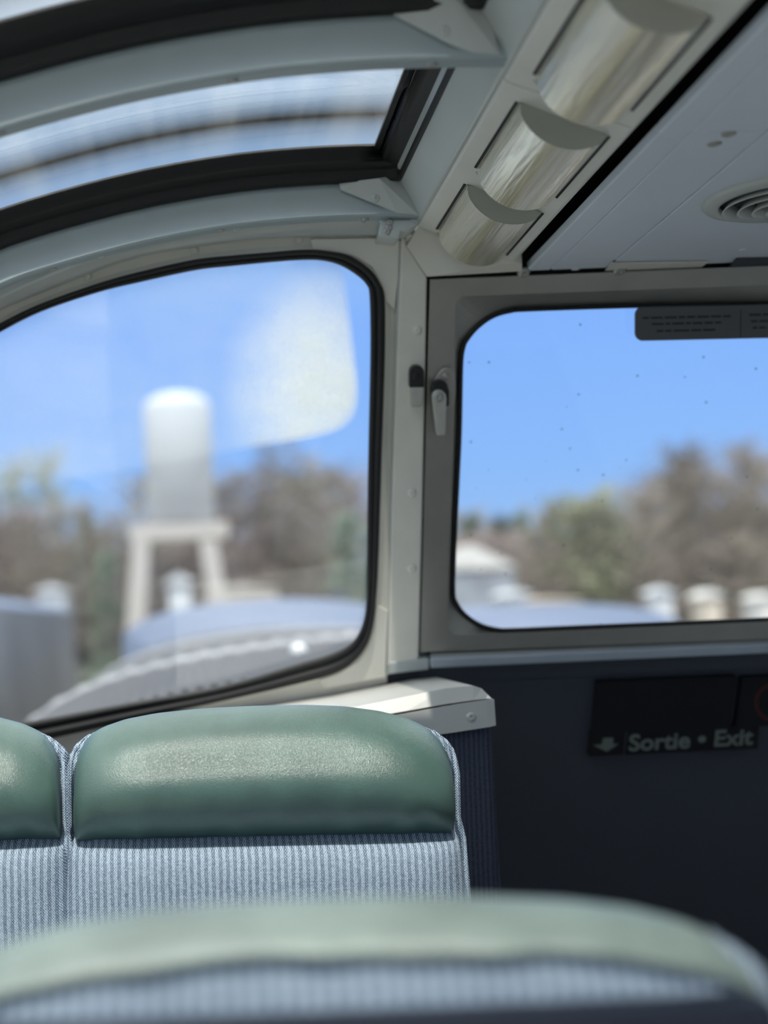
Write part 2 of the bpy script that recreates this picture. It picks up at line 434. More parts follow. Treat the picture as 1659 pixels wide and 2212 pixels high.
# pillar between the two windows
pillar = tag(empty('trim_1', P(890, 1450)), kind='structure')
bevel(wallplate('post', [(868, 497), (880, 533), (923, 599), (920, 760), (913, 1100), (905, 1412), (905, 1424), (838, 1440), (848, 1050), (858, 760)], 0.016, 0.03, PAINT_W, pillar), 0.004, 3)
wallplate('bead', [(860, 520), (867, 520), (845, 1455), (835, 1458)], 0.010, 0.02, PAINT, pillar)
for x, y in ((902, 713), (890, 1065), (890, 1228)):
    dome('rivet', P(x, y, 0.016), NA, 0.0078, 0.004, PAINT_W, pillar)
# catch on the pillar
def stad(x, y0, y1, hw, n=8):
    return [(x + hw * math.cos(math.pi * (1 + k / n)), y0 + hw + hw * math.sin(math.pi * (1 + k / n))) for k in range(n + 1)] + [(x + hw, y1), (x - hw, y1)]
k = bevel(prism('catch_body', [P(x, y, 0.030) for x, y in stad(901, 790, 838, 16)], -NA * 0.016, DARKM, pillar), 0.002)
k2 = bevel(prism('catch_tab', [P(x, y, 0.032) for x, y in ((889, 837), (916, 837), (914, 862), (909, 879), (889, 880))], -NA * 0.018, ALU, pillar), 0.0015)
tag(k2, 'worn bare metal tab')
dome('screw', P(898, 813, 0.030), NA, 0.006, 0.003, DARKM, pillar)

# middle front window: hinged casement
win2 = tag(empty('window_2', P(1420, 1000)), kind='structure')
mid_in = catmull([(1150, 673), (1102, 677), (1066, 688), (1036, 709), (1015, 733), (1006, 751), (1001, 790), (998, 932), (993, 1041), (986, 1192), (984, 1277), (990, 1301), (1007, 1324), (1038, 1345), (1074, 1355), (1110, 1356), (1250, 1350),
                  (1659, 1333), (1830, 1322), (1860, 1300), (1872, 1240), (1876, 1000), (1876, 760), (1862, 690), (1830, 662), (1659, 662), (1400, 665)], 5, True)
MC = (1430, 1010)
def grow(poly, c, d):
    out = []
    for x, y in poly:
        L = math.hypot(x - c[0], y - c[1]); out.append((x + (x - c[0]) / L * d, y + (y - c[1]) / L * d))
    return out
def offset_poly(poly, d):
    out = []; n = len(poly)
    for i in range(n):
        a, b = poly[i - 1], poly[(i + 1) % n]
        tx, ty = b[0] - a[0], b[1] - a[1]; L = math.hypot(tx, ty) or 1
        nx, ny = ty / L, -tx / L
        x, y = poly[i]
        if (x - MC[0]) * nx + (y - MC[1]) * ny < 0: nx, ny = -nx, -ny
        out.append((x + nx * d, y + ny * d))
    return out
mid_out = offset_poly(mid_in, 10)
fr_out = [(929, 604), (1960, 562), (1985, 1000), (1985, 1368), (908, 1409), (918, 1000)]
crease = [(984, 652), (1000, 640), (1915, 606), (1932, 1000), (1932, 1330), (978, 1372), (966, 1350), (976, 1000)]
ring('frame', [(mid_out, -0.004), (crease, 0.010), (fr_out, 0.012)], MC, CASE, win2, 0.02)
gasket('gasket', mid_in, mid_out, [(1.15, -0.008), (1.0, 0.0), (0.6, 0.003), (0.1, 0.0), (0.0, -0.006), (0.0, -0.024), (1.15, -0.024)], win2)
wallplate('pane', grow(mid_in, MC, 5)[::2], -0.010, 0.005, GLASS_MID, win2)
plate = bevel(prism('latch_plate', [P(x, y, 0.024) for x, y in [(938, 824), (944, 810), (952, 800), (962, 794), (972, 793), (980, 798), (984, 808), (984, 850), (982, 872), (976, 884), (966, 889), (955, 880), (945, 850)]], -NA * 0.012, CASE, win2), 0.003)
bevel(prism('latch_body', [P(x, y, 0.032) for x, y in [(937, 824), (952, 820), (966, 828), (971, 846), (971, 878), (950, 882), (935, 868), (932, 842)]], -NA * 0.012, DARKM, win2), 0.003)
hd = bevel(prism('latch_handle', [P(x, y, 0.040) for x, y in [(933, 858), (935, 850), (941, 844), (949, 842), (957, 845), (963, 852), (965, 862), (963, 900), (962, 938), (958, 941), (946, 941), (943, 936)]], -NA * 0.010, ALU, win2), 0.0022, 3)
tag(hd, 'worn silver lever handle hanging down')
dome('pivot', P(947, 858, 0.040), NA, 0.0095, 0.0022, STEEL, win2)
dome('screw', P(963, 813, 0.024), NA, 0.006, 0.003, STEEL, win2)

# sill bars under the casement
sill = tag(empty('trim_2', P(1300, 1420)), kind='structure')
bevel(wallplate('sill_bar', [(930, 1423), (1990, 1377), (1990, 1398), (930, 1445)], 0.020, 0.035, SILL, sill), 0.004)
bevel(wallplate('sill_block', [(842, 1431), (927, 1423), (927, 1447), (842, 1457)], 0.018, 0.035, PAINT, sill), 0.003)
hs = [P(930 + i * 18, 1415 - i * 0.75, 0.008) for i in range(59)]
rows = []
for kk in range(9):
    a = math.pi * kk / 8
    rows.append([p + NA * (0.0045 * math.sin(a)) + Vector((0, 0, 0.0045 * math.cos(a))) for p in hs])
grid('hinge', rows, CASE, sill)

# roof ribs (arches across the dome)
def rib(name, y, parts=True):
    r = tag(empty(name, W(0.0, y, 0.63)), kind='structure')
    prof = [(0.064, 0.0), (0.016, 0.0), (0.011, -0.0035), (0.004, -0.0045), (0.0005, -0.002), (0.0, 0.004), (0.0, 0.022), (0.004, 0.026), (0.064, 0.026)]
    rows = [[W(*(lambda q: (q.x, y + dy, q.z))(p + n * h)) for s, p, n in AF] for h, dy in prof]
    grid('arch', rows, PAINT_R, r, closed_v=True, smooth=True)
    o = r.children[0]
    bevel(o, 0.0006, 1, 35)
    # rivets along the underside
    for s in (0.10, 0.335, 0.615, 0.86, 1.1):
        dome('rivet', arch_at(s, 0.0, y + 0.010), -(arch_at(s, 1, y) - arch_at(s, 0, y)), 0.0072, 0.003, STEEL, r)
    return r
ribs = [rib('trim_%d' % (3 + i), y) for i, y in enumerate(YR)]

# folded gusset plates where the two visible ribs meet the long beam
def gusset(r, y, pts, riv):
    q = [PD(x, yy, y - 0.003) for x, yy in pts]
    apex = q[-2]
    # crease from the lower right corner up to the middle of the top edge: two facets and a shallow fold
    top = q[0].lerp(q[-1], 0.62) + Vector((0, -0.014, 0.0))
    vs = q + [top + Vector((0, 0, -0.006))]
    k_ = len(q)
    fs = [(i, i + 1, k_) for i in range(k_ - 1)] + [(k_ - 1, 0, k_)]
    o = mesh('gusset', vs, fs, PAINT, r)
    m = o.modifiers.new('solid', 'SOLIDIFY'); m.thickness = 0.004; m.offset = 0
    dome('rivet', PD(*riv, y - 0.006), (0, -1, -0.2), 0.0078, 0.0045, PAINT, r)
gusset(ribs[0], YR[0], [(733, 396), (736, 411), (858, 460), (893, 463), (905, 466), (866, 378)], (812, 428))
gusset(ribs[1], YR[1], [(848, -8), (850, 33), (975, 98), (1023, 115), (1078, 119), (1048, -8)], (961, 67))

# cove strip between the last rib and the end wall
cs = [(-480, 1060), (-420, 950), (-330, 845), (-200, 745), (-100, 682), (0, 638), (151, 573), (301, 527), (500, 495), (600, 482), (705, 474), (822, 470)]
cs = catmull(cs, 4); sm = catmull([(-480, 1180), (-420, 1012), (-330, 892), (-200, 794), (-100, 724), (0, 671), (151, 609), (301, 556), (500, 524), (600, 515), (705, 511), (822, 508)], 4)
top_ = [PD(x, y, 2.262) for x, y in cs]; bot_ = [P(x, y - 1, 0.016) for x, y in sm]
up_ = [p + Vector((0, 0.0, 0.012)) for p in top_]
mid1 = [a.lerp(b, 0.35) + Vector((0, 0.006, 0.004)) for a, b in zip(top_, bot_)]
mid2 = [a.lerp(b, 0.75) + Vector((0, 0.004, 0.002)) for a, b in zip(top_, bot_)]
back_ = [p - NA * 0.03 for p in bot_]
trim_cove = tag(empty('trim_9', W(0, 2.28, 0.6)), kind='structure')
grid('cove', [up_, top_, mid1, mid2, bot_, back_], PAINT, trim_cove)
for x, y in ((218, 551), (512, 493), (782, 477)):
    dome('rivet', PD(x, y, 2.262), (0, -0.8, -0.6), 0.0065, 0.003, PAINT, trim_cove)
for x, y in ((190, 597), (420, 541), (647, 518), (683, 519), (795, 518)):
    dome('rivet', P(x, y, 0.004), NA, 0.0065, 0.003, PAINT_W, trim_cove)
bk = bevel(prism('bracket', [PD(x, y, 2.255) for x, y in ((822, 476), (882, 474), (905, 483), (880, 500), (866, 498), (862, 514), (818, 510))], (0, 0.05, 0), PAINT, trim_cove), 0.002)
for x, y in ((842, 480), (840, 492), (836, 501)):
    dome('screw', PD(x, y, 2.255), (0, -1, 0), 0.006, 0.003, STEEL, trim_cove)

# roof panes, each with a deep black rubber rim
def rim_path(s0, s1, y0, y1, r=0.035, n=6):
    pts = []
    for cx, cy, a0 in ((s0 + r, y1 - r, 90), (s0 + r, y0 + r, 180)):
        for k in range(n + 1):
            a = R(a0 + 90 * k / n)
            pts.append((cx + r * math.cos(a), cy + r * math.sin(a), -math.cos(a), -math.sin(a)))
    for k in range(1, 30):
        pts.append((s0 + r + (s1 - s0 - 2 * r) * k / 30, y0, 0, 1))
    for cx, cy, a0 in ((s1 - r, y0 + r, 270), (s1 - r, y1 - r, 0)):
        for k in range(n + 1):
            a = R(a0 + 90 * k / n)
            pts.append((cx + r * math.cos(a), cy + r * math.sin(a), -math.cos(a), -math.sin(a)))
    for k in range(1, 30):
        pts.append((s1 - r - (s1 - s0 - 2 * r) * k / 30, y1, 0, -1))
    return pts
for i in range(5):
    wn_ = tag(empty('window_%d' % (3 + i), W(0, (YR[i] + YR[i + 1]) / 2, 0.7)), kind='structure')
    y0, y1 = YR[i + 1] + 0.026, YR[i] - 0.001
    path = rim_path(0.035, SMAX - 0.02, y0, y1)
    rows = []
    for ins, h in ((0.0, 0.054), (0.010, 0.054), (0.014, 0.060), (0.013, 0.070), (0.017, 0.073), (0.024, 0.074), (0.030, 0.078), (0.042, 0.080), (0.045, 0.090), (0.056, 0.093), (0.056, 0.099), (0.0, 0.104)):
        rows.append([arch_at(s + a * ins, h, y + b * ins) for s, y, a, b in path])
    grid('gasket', rows, RUBBER, wn_, closed_u=True, closed_v=True)
    ss = [0.04 + (SMAX - 0.07) * k / 50 for k in range(51)]
    rows = [[arch_at(s, h, y) for s in ss] for h, y in ((0.096, y0 + 0.004), (0.096, y1 - 0.004), (0.102, y1 - 0.004), (0.102, y0 + 0.004))]
    grid('pane', rows, GLASS_ROOF, wn_, closed_v=True)
    # outer cap strip over the rib, which carries the two panes
    rows = [[arch_at(s, h, y) for s in [SMAX * k / 50 for k in range(51)]] for h, y in ((0.062, YR[i] + 0.0), (0.108, YR[i] - 0.004), (0.108, YR[i] + 0.034), (0.062, YR[i] + 0.026))]
    grid('cap_strip', rows, DARKM, wn_, closed_v=True)

# long beam beside the lamp rail
YB0, YB1 = -1.0, 2.30
beam = tag(empty('trim_10', W(0.39, 1.2, 0.64)), kind='structure')
bp = catmull([(0.345, 0.735), (0.356, 0.722), (0.3665, 0.698), (0.3735, 0.684), (0.384, 0.665), (0.3905, 0.652), (0.3945, 0.6435), (0.398, 0.6385), (0.403, 0.6375), (0.408, 0.641), (0.412, 0.655), (0.412, 0.735)], 3)
ys = [YB0, YR[2] + 0.01, YR[1] + 0.013, 2.02, YB1]
grid('beam', [[W(x, y, z) for y in ys] for x, z in bp], PAINT_B, beam, closed_v=True)
# fillets where rib faces meet the beam
for i in range(3):
    pass

# lamp rail with barrel lenses: each housing length is one fitting
RL, RRt = Vector((0.402, 0, 0.6395)), Vector((0.561, 0, 0.573))
rdir = (RRt - RL).normalized(); rn = Vector((rdir.z, 0, -rdir.x)); rn = rn if rn.z < 0 else -rn
def rail_pt(t, h, y):
    q = RL.lerp(RRt, t) + rn * h
    return W(q.x, y, q.z)
def lamp(name, y0, y1, lenses, label):
    o = tag(empty(name, rail_pt(0.5, 0, (y0 + y1) / 2)), label, 'lamp', 'barrel lamps along the ceiling rail')
    a0, a1 = 0.195, 0.872
    # housing plate with lens openings left and right of the barrels
    prof = [(0.0, 0.0), (0.0, -0.03), (1.0, -0.03), (1.0, 0.0), (0.97, 0.004), (0.90, 0.004), (0.16, 0.004), (0.10, 0.0045), (0.03, 0.004)]
    bevel(grid('housing', [[rail_pt(t, h, y) for t, h in prof] for y in (y0, y1)], RAIL, o, closed_u=True, smooth=False, caps=True), 0.0012, 2)
    for l0, l1 in lenses:
        cap_r = 0.036
        n = 18
        def sec(y, k=1.0, sh=0.0):
            out = []
            for j in range(n + 1):
                u = j / n; tt = a0 + (a1 - a0) * u
                hh = 0.005 + cap_r * k * (1 - (2 * u - 1) ** 2) ** 0.62
                out.append(rail_pt(tt, hh, y))
            return out
        ln = grid('lens', [sec(y) for y in (l0, l0 + 0.004, (l0 + l1) / 2, l1 - 0.004, l1)], LENS, o)
        for yy, sg in ((l0 + 0.002, 1), (l1 - 0.002, -1)):
            q = sec(yy, 0.985)
            mesh('lens_end', q + [rail_pt(0.5, 0.002, yy)], [(j, j + 1, n + 1) for j in range(n)], LENSCAP, ln)
        # dark slots along the barrel edges
        for t0, t1 in ((a0 - 0.03, a0 - 0.006), (a1 + 0.004, a1 + 0.022)):
            prism('slot', [rail_pt(t0, 0.0052, l0 + 0.005), rail_pt(t1, 0.0052, l0 + 0.005), rail_pt(t1, 0.0052, l1), rail_pt(t0, 0.0052, l1)], Vector((-rn.x, 0, -rn.z)) * 0.004, BLACK, o)
        dome('screw', rail_pt(0.23, 0.004, l1 + 0.016), rn, 0.0055, 0.0018, STEEL, o)
    return o
lamp('ceiling_lamp', 1.672, 2.290, [(1.708, 1.960), (2.030, 2.268)], 'farther lamp fitting of the rail, two silver barrel lenses near the end wall')
lamp('ceiling_lamp', 0.93, 1.669, [(1.372, 1.626), (1.03, 1.285)], 'nearer lamp fitting of the rail, big silver barrel lens at the top edge')
for i_ in ():
    pass

# crown piece closing the rail at the end wall
A = PD(906, 485, 2.286); Fp = PD(918, 502, 2.286); G = PD(1111, 567, 2.286); H = PD(1128, 572, 2.286)
B = P(879, 532, 0.02); C = P(923, 598, 0.02); Dq = P(1128, 586, 0.02)
up = Vector((0, 0, 0.07)); bk_ = Vector((0, 0.08, 0.03))
crown = tag(mesh('trim_11', [A, Fp, G, H, B, C, Dq, A + up, H + up, B + bk_, C + bk_, Dq + bk_],
     [(0, 4, 5, 1), (1, 5, 2), (2, 5, 6, 3), (0, 1, 2, 3, 8, 7), (4, 9, 10, 5), (5, 10, 11, 6), (0, 7, 9, 4), (3, 6, 11, 8), (7, 8, 11, 10, 9)], PAINT_W, None), kind='structure')
bevel(crown, 0.0012, 2, 8)

# ceiling down the middle of the dome
ceil = tag(empty('ceiling', W(0.9, 1.2, 0.56)), kind='structure')
ZC = 0.563
YE = 2.325
def cpanel(name, x0, x1, y0, y1, z=ZC, mat=CEIL, t=0.016, bv=0.003):
    return bevel(box(name, (x0, y0, z), (x1, y1, z + t), mat, ceil), bv, 2)
YS = 1.675
for y0, y1 in ((YS + 0.001, YE), (0.85, YS - 0.001), (-0.2, 0.848), (-1.0, -0.202)):
    cpanel('ceiling_panel', 0.587, 0.6265, y0, y1)
    cpanel('ceiling_panel', 0.6272, 0.7205, y0, y1)
    cpanel('ceiling_panel', 0.7225, 1.40, y0, y1)
box('gap_backing', (0.40, -1.0, 0.645), (1.42, 2.40, 0.66), BLACK, ceil)
box('end_closer', (0.36, 2.335, 0.572), (1.46, 2.42, 0.76), BLACK, ceil)
box('roof_shell', (0.35, -1.3, 0.738), (1.5, 2.36, 0.76), BLACK, ceil)
for x, y in ((1574, 289), (1543, 310)):
    dome('screw', PZ(x, y, ZC), (0, 0, -1), 0.009, 0.003, STEEL, ceil)
for x, y in ((1243, 581), (1605, 540)):
    dome('screw', PZ(x, y, ZC), (0, 0, -1), 0.007, 0.002, CEIL, ceil)
for x, y in ((1131, 588), (1338, 583)):
    dome('screw', P(x, y, 0.012), (0, -0.6, -0.8), 0.011, 0.006, STEEL, ceil)
# flat closing strip against the end wall, and the dark clip on it
bevel(prism('end_strip', [PZ(1320, 566, ZC - 0.001), PZ(1530, 563, ZC - 0.001), PZ(1502, 585, ZC - 0.001), PZ(1300, 590, ZC - 0.001)], (0, 0, -0.003), PAINT_W, ceil), 0.0008, 1)
bevel(prism('clip', [PZ(1590, 557, ZC - 0.001), PZ(1720, 555, ZC - 0.001), PZ(1710, 577, ZC - 0.001), PZ(1568, 580, ZC - 0.001)], (0, 0, -0.005), PANEL, ceil), 0.0008, 1)

# round air vent in the ceiling
VX, VY = 0.855, 1.945
vent = tag(empty('air_vent', W(VX, VY, ZC)), 'round grey air vent with nested cone rings in the ceiling', 'vent')
def cone(name, prof, mat=PAINT, seg=48):
    rows = [[W(VX + r * math.cos(2 * math.pi * k / seg), VY + r * math.sin(2 * math.pi * k / seg), ZC + h) for k in range(seg)] for r, h in prof]
    return grid(name, rows, mat, vent, closed_u=True, closed_v=True)
cone('outer_ring', [(0.108, 0.004), (0.109, -0.003), (0.104, -0.008), (0.094, -0.010), (0.087, -0.010), (0.084, -0.004), (0.084, 0.004)])
for k_, r in enumerate((0.082, 0.062, 0.043, 0.025)):
    d = -0.016 - 0.003 * k_
    cone('cone_ring', [(r - 0.016, -0.001), (r - 0.005, d + 0.004), (r - 0.001, d), (r, d + 0.001), (r - 0.003, d + 0.005), (r - 0.014, 0.001)], PAINT)
cone('vent_throat', [(0.001, -0.0015), (0.085, -0.0015), (0.085, -0.0008), (0.001, -0.0008)], BLACK)
dome('hub', W(VX, VY, ZC - 0.014), (0, 0, -1), 0.009, 0.012, PAINT, vent)

# rest of the room, mostly outside the frame
tag(box('floor', (-0.92, -1.3, -1.23), (1.45, 3.2, -1.2), CARPET), kind='structure')
tag(box('trim_12', (-0.85, -1.3, -1.2), (0.46, 2.50, -1.02), PLATF), kind='structure')  # unseen platform, added pale to bounce sun up to the ceiling
tag(box('wall_left', (-0.92, -1.3, -1.2), (-0.85, 2.60, -0.06), FLOORL), kind='structure')
tag(box('wall_right', (1.45, -1.3, -1.2), (1.50, 3.0, 0.74), PANELR), kind='structure')  # unseen; solid to full height to keep the right side dark
tag(box('wall_back', (-0.92, -1.36, -1.2), (1.50, -1.3, -0.15), FLOORL), kind='structure')

# ------------------------------------------------------------------ signs on the end wall
def text_obj(name, body, org, xdir, zdir, size, mat, parent, ext=0.0006, bold=0.0, align='LEFT'):
    cu = bpy.data.curves.new(name, 'FONT'); cu.body = body; cu.size = size; cu.extrude = ext
    cu.offset = bold; cu.align_x = align
    ob = bpy.data.objects.new(name + '_curve', cu); COL.objects.link(ob)
    dg = bpy.context.evaluated_depsgraph_get()
    me = bpy.data.meshes.new_from_object(ob.evaluated_get(dg))
    COL.objects.unlink(ob); bpy.data.objects.remove(ob)
    x = Vector(xdir).normalized(); z = Vector(zdir); z = (z - x * z.dot(x)).normalized(); n_ = x.cross(z)
    M = Matrix((x, z, n_)).transposed().to_4x4(); M.translation = Vector(org)
    me.transform(Matrix.Translation(-Vector(org)) @ M)
    me.name = name; me.materials.clear(); me.materials.append(mat)
    o = bpy.data.objects.new(name, me); o.location = org
    put(o, parent)
    return o
WX = Vector((1, 0, 0)); WZ = (P(1400, 1500) - P(1400, 1600)); WZ.x = 0
sg = tag(empty('exit_sign', P(1455, 1625)), 'narrow black strip sign with arrow reading Sortie and Exit, on the dark wall', 'sign')
bevel(wallplate('backing', [(1278, 1585), (1640, 1570), (1637, 1617), (1272, 1635)], 0.006, 0.018, SIGNB, sg), 0.0008, 1)
wallplate('divider', [(1352, 1582), (1354, 1582), (1349, 1631), (1347, 1631)], 0.0066, 0.001, PANEL, sg)
wallplate('arrow', [(1303, 1595), (1325, 1594), (1324, 1608), (1336, 1607), (1311, 1624), (1282, 1610), (1300, 1609)], 0.0072, 0.0015, SIGNT, sg)
text_obj('lettering', 'Sortie \u2022 Exit', P(1357, 1622, 0.0066), (P(1637, 1607, 0.0066) - P(1357, 1622, 0.0066)), WZ, 0.0485, SIGNT, sg, 0.0006, 0.0011)
sq = tag(wallplate('notice_board', [(1291, 1475), (1592, 1462), (1578, 1574), (1280, 1586)], 0.006, 0.018, SIGNB), 'large plain black board directly above the exit strip sign', 'sign')
bevel(sq, 0.0008, 1)
ns = tag(empty('prohibition_sign', P(1700, 1570)), 'black square sign with a dim red ring at the right edge', 'sign')
bevel(wallplate('backing', [(1604, 1466), (1800, 1457), (1784, 1560), (1590, 1573)], 0.006, 0.018, SIGNB, ns), 0.0008, 1)
cxs, cys = 1672, 1518
rg = []
for rr in (34, 43):
    rg.append([P(cxs + rr * math.cos(2 * math.pi * k / 40), cys + rr * math.sin(2 * math.pi * k / 40), 0.0066) for k in range(40)])
rg += [[p - NA * 0.0012 for p in rg[1]], [p - NA * 0.0012 for p in rg[0]]]
grid('red_ring', rg, SIGNR, ns, closed_u=True, closed_v=True, smooth=False)

# notice placard on the middle window
pl = tag(empty('window_placard', P(1640, 735)), 'dark grey rounded placard with faint lines hung at the top of the middle window', 'sign')
def rrect(x0, y0, x1, y1, r, sl=0.0, n=6):
    out = []
    for cx, cy, a0 in ((x0 + r, y0 + r, 180), (x1 - r, y0 + r, 270), (x1 - r, y1 - r, 0), (x0 + r, y1 - r, 90)):
        for k in range(n + 1):
            a = R(a0 + 90 * k / n); xx = cx + r * math.cos(a)
            out.append((xx, cy + r * math.sin(a) - sl * (xx - x0)))
    return out
bevel(wallplate('board', rrect(1372, 664, 1930, 737, 17, 0.022), 0.016, 0.005, PLAC, pl), 0.0012)
wallplate('divider', [(1600, 668), (1601.5, 668), (1600.5, 729), (1599, 729)], 0.0164, 0.0006, PLACT, pl)
rnd = random.Random(3)
for ln_, (x0, x1, y) in enumerate(((1388, 1578, 687), (1408, 1558, 700), (1419, 1545, 715), (1618, 1800, 680), (1622, 1780, 694), (1626, 1770, 708))):
    x = x0; vs, fs = [], []
    while x < x1:
        wd = rnd.choice((10, 14, 18, 22, 26, 34)); xe = min(x + wd, x1)
        sy = -0.022 * (x - x0)
        q = [P(x, y + sy - 2.2, 0.0165), P(xe, y + sy - 2.6, 0.0165), P(xe, y + sy + 1.8, 0.0165), P(x, y + sy + 2.2, 0.0165)]
        b0 = len(vs); vs += q; fs.append((b0, b0 + 1, b0 + 2, b0 + 3))
        x = xe + 4
    o = mesh('text_line', vs, fs, PLACT, pl)
    m = o.modifiers.new('solid', 'SOLIDIFY'); m.thickness = 0.0004

# ------------------------------------------------------------------ corner box with white cap beside the far seat
cb = tag(empty('corner_box', W(0.3, 2.38, -1.2)), 'corner box with chipped white cap and navy woven side behind the right seat', 'box')
YF = 2.25
yb = 2.60
top_f = [(430, 1577), (560, 1557), (762, 1527), (962, 1487), (1020, 1481)]
def capw(pts, y): return [PD(x, yy, y) for x, yy in pts]
ft = capw([(380, 1589), (560, 1560), (762, 1528), (962, 1487), (1022, 1481), (1040, 1487), (1053, 1500), (1056, 1511)], YF + 0.012)
fl = capw([(380, 1612), (560, 1586), (762, 1560), (874, 1541), (962, 1525), (1022, 1516), (1046, 1512), (1056, 1511)], YF - 0.002)
fb = [PD(x, yy, YF - 0.002) for x, yy in ((380, 1665), (560, 1640), (762, 1613), (874, 1597), (971, 1583), (1030, 1574), (1056, 1570), (1067, 1567))]
bt = [Vector((p.x, yb, p.z)) for p in ft]; bb = [Vector((p.x, yb, p.z)) for p in fb]
fl[-1] = PD(1063, 1511, YF - 0.002); fl[-2] = PD(1050, 1512, YF - 0.002)
ft2 = [p + Vector((0, 0.006, 0.0)) for p in ft]
o = grid('cap_top', [bt, ft2, ft, [p + Vector((0, -0.0, 0.0015)) for p in [a.lerp(b, 0.93) for a, b in zip(ft, fl)]]], WHITE, cb, smooth=False)
tag(o, 'white painted top with rounded right corner')
m = o.modifiers.new('solid', 'SOLIDIFY'); m.thickness = 0.004; m.offset = -1
sd = [Vector((p.x, yb, p.z)) for p in (fl[-1], fb[-1])]
o = grid('cap_band', [[p for p in fl] + [sd[0]], [p for p in fb] + [sd[1]]], WHITE, cb, smooth=False)
m = o.modifiers.new('solid', 'SOLIDIFY'); m.thickness = 0.004; m.offset = 1
dome('rivet', PD(1017, 1549, YF - 0.004), (0, -1, 0), 0.0088, 0.005, WHITE, cb)
bodyt = [PD(x, yy, YF + 0.004) for x, yy in ((420, 1650), (762, 1605), (971, 1576), (1064, 1562))]
xr = bodyt[-1].x
ch = [Vector((xr - 0.012, YF + 0.004, bodyt[-1].z)), Vector((xr, YF + 0.014, bodyt[-1].z))]
top_line = bodyt[:-1] + ch + [Vector((xr + 0.001, yb, bodyt[-1].z))]
rows = []
for f_ in (0, 0.12, 0.3, 0.6, 1.0):
    rows.append([Vector((p.x + 0.02 * f_, p.y + 0.02 * f_, p.z + (0.02 - p.z) * f_)) for p in top_line])
grid('woven_side', rows, FABRIC_D, cb, smooth=False)

# ------------------------------------------------------------------ seats
HC = [(-1.0, 176), (-0.985, 198), (-0.95, 224), (-0.90, 242), (-0.85, 253), (-0.73, 269), (-0.56, 281), (-0.29, 290), (-0.03, 293), (0.26, 293), (0.46, 288), (0.65, 276), (0.79, 260), (0.89, 240), (0.96, 214), (0.985, 196), (1.0, 172)]
def crest(s):
    s = max(-1, min(1, s))
    for (a, h0), (b, h1) in zip(HC, HC[1:]):
        if a <= s <= b: return (h0 + (h1 - h0) * (s - a) / (b - a)) * 0.000643
    return 0.1
HWID = 0.266
PROF = [(0.034, 0.0), (0.012, 0.018), (-0.005, 0.055), (-0.021, 0.11), (-0.035, 0.175), (-0.0455, 0.245), (-0.0525, 0.32), (-0.056, 0.40), (-0.0545, 0.49), (-0.0495, 0.58), (-0.041, 0.68), (-0.030, 0.775), (-0.016, 0.86), (0.003, 0.93), (0.024, 0.978),
        (0.048, 1.0), (0.072, 0.985), (0.092, 0.935), (0.102, 0.895), (0.1065, 0.862), (0.1035, 0.845), (0.09, 0.84)]
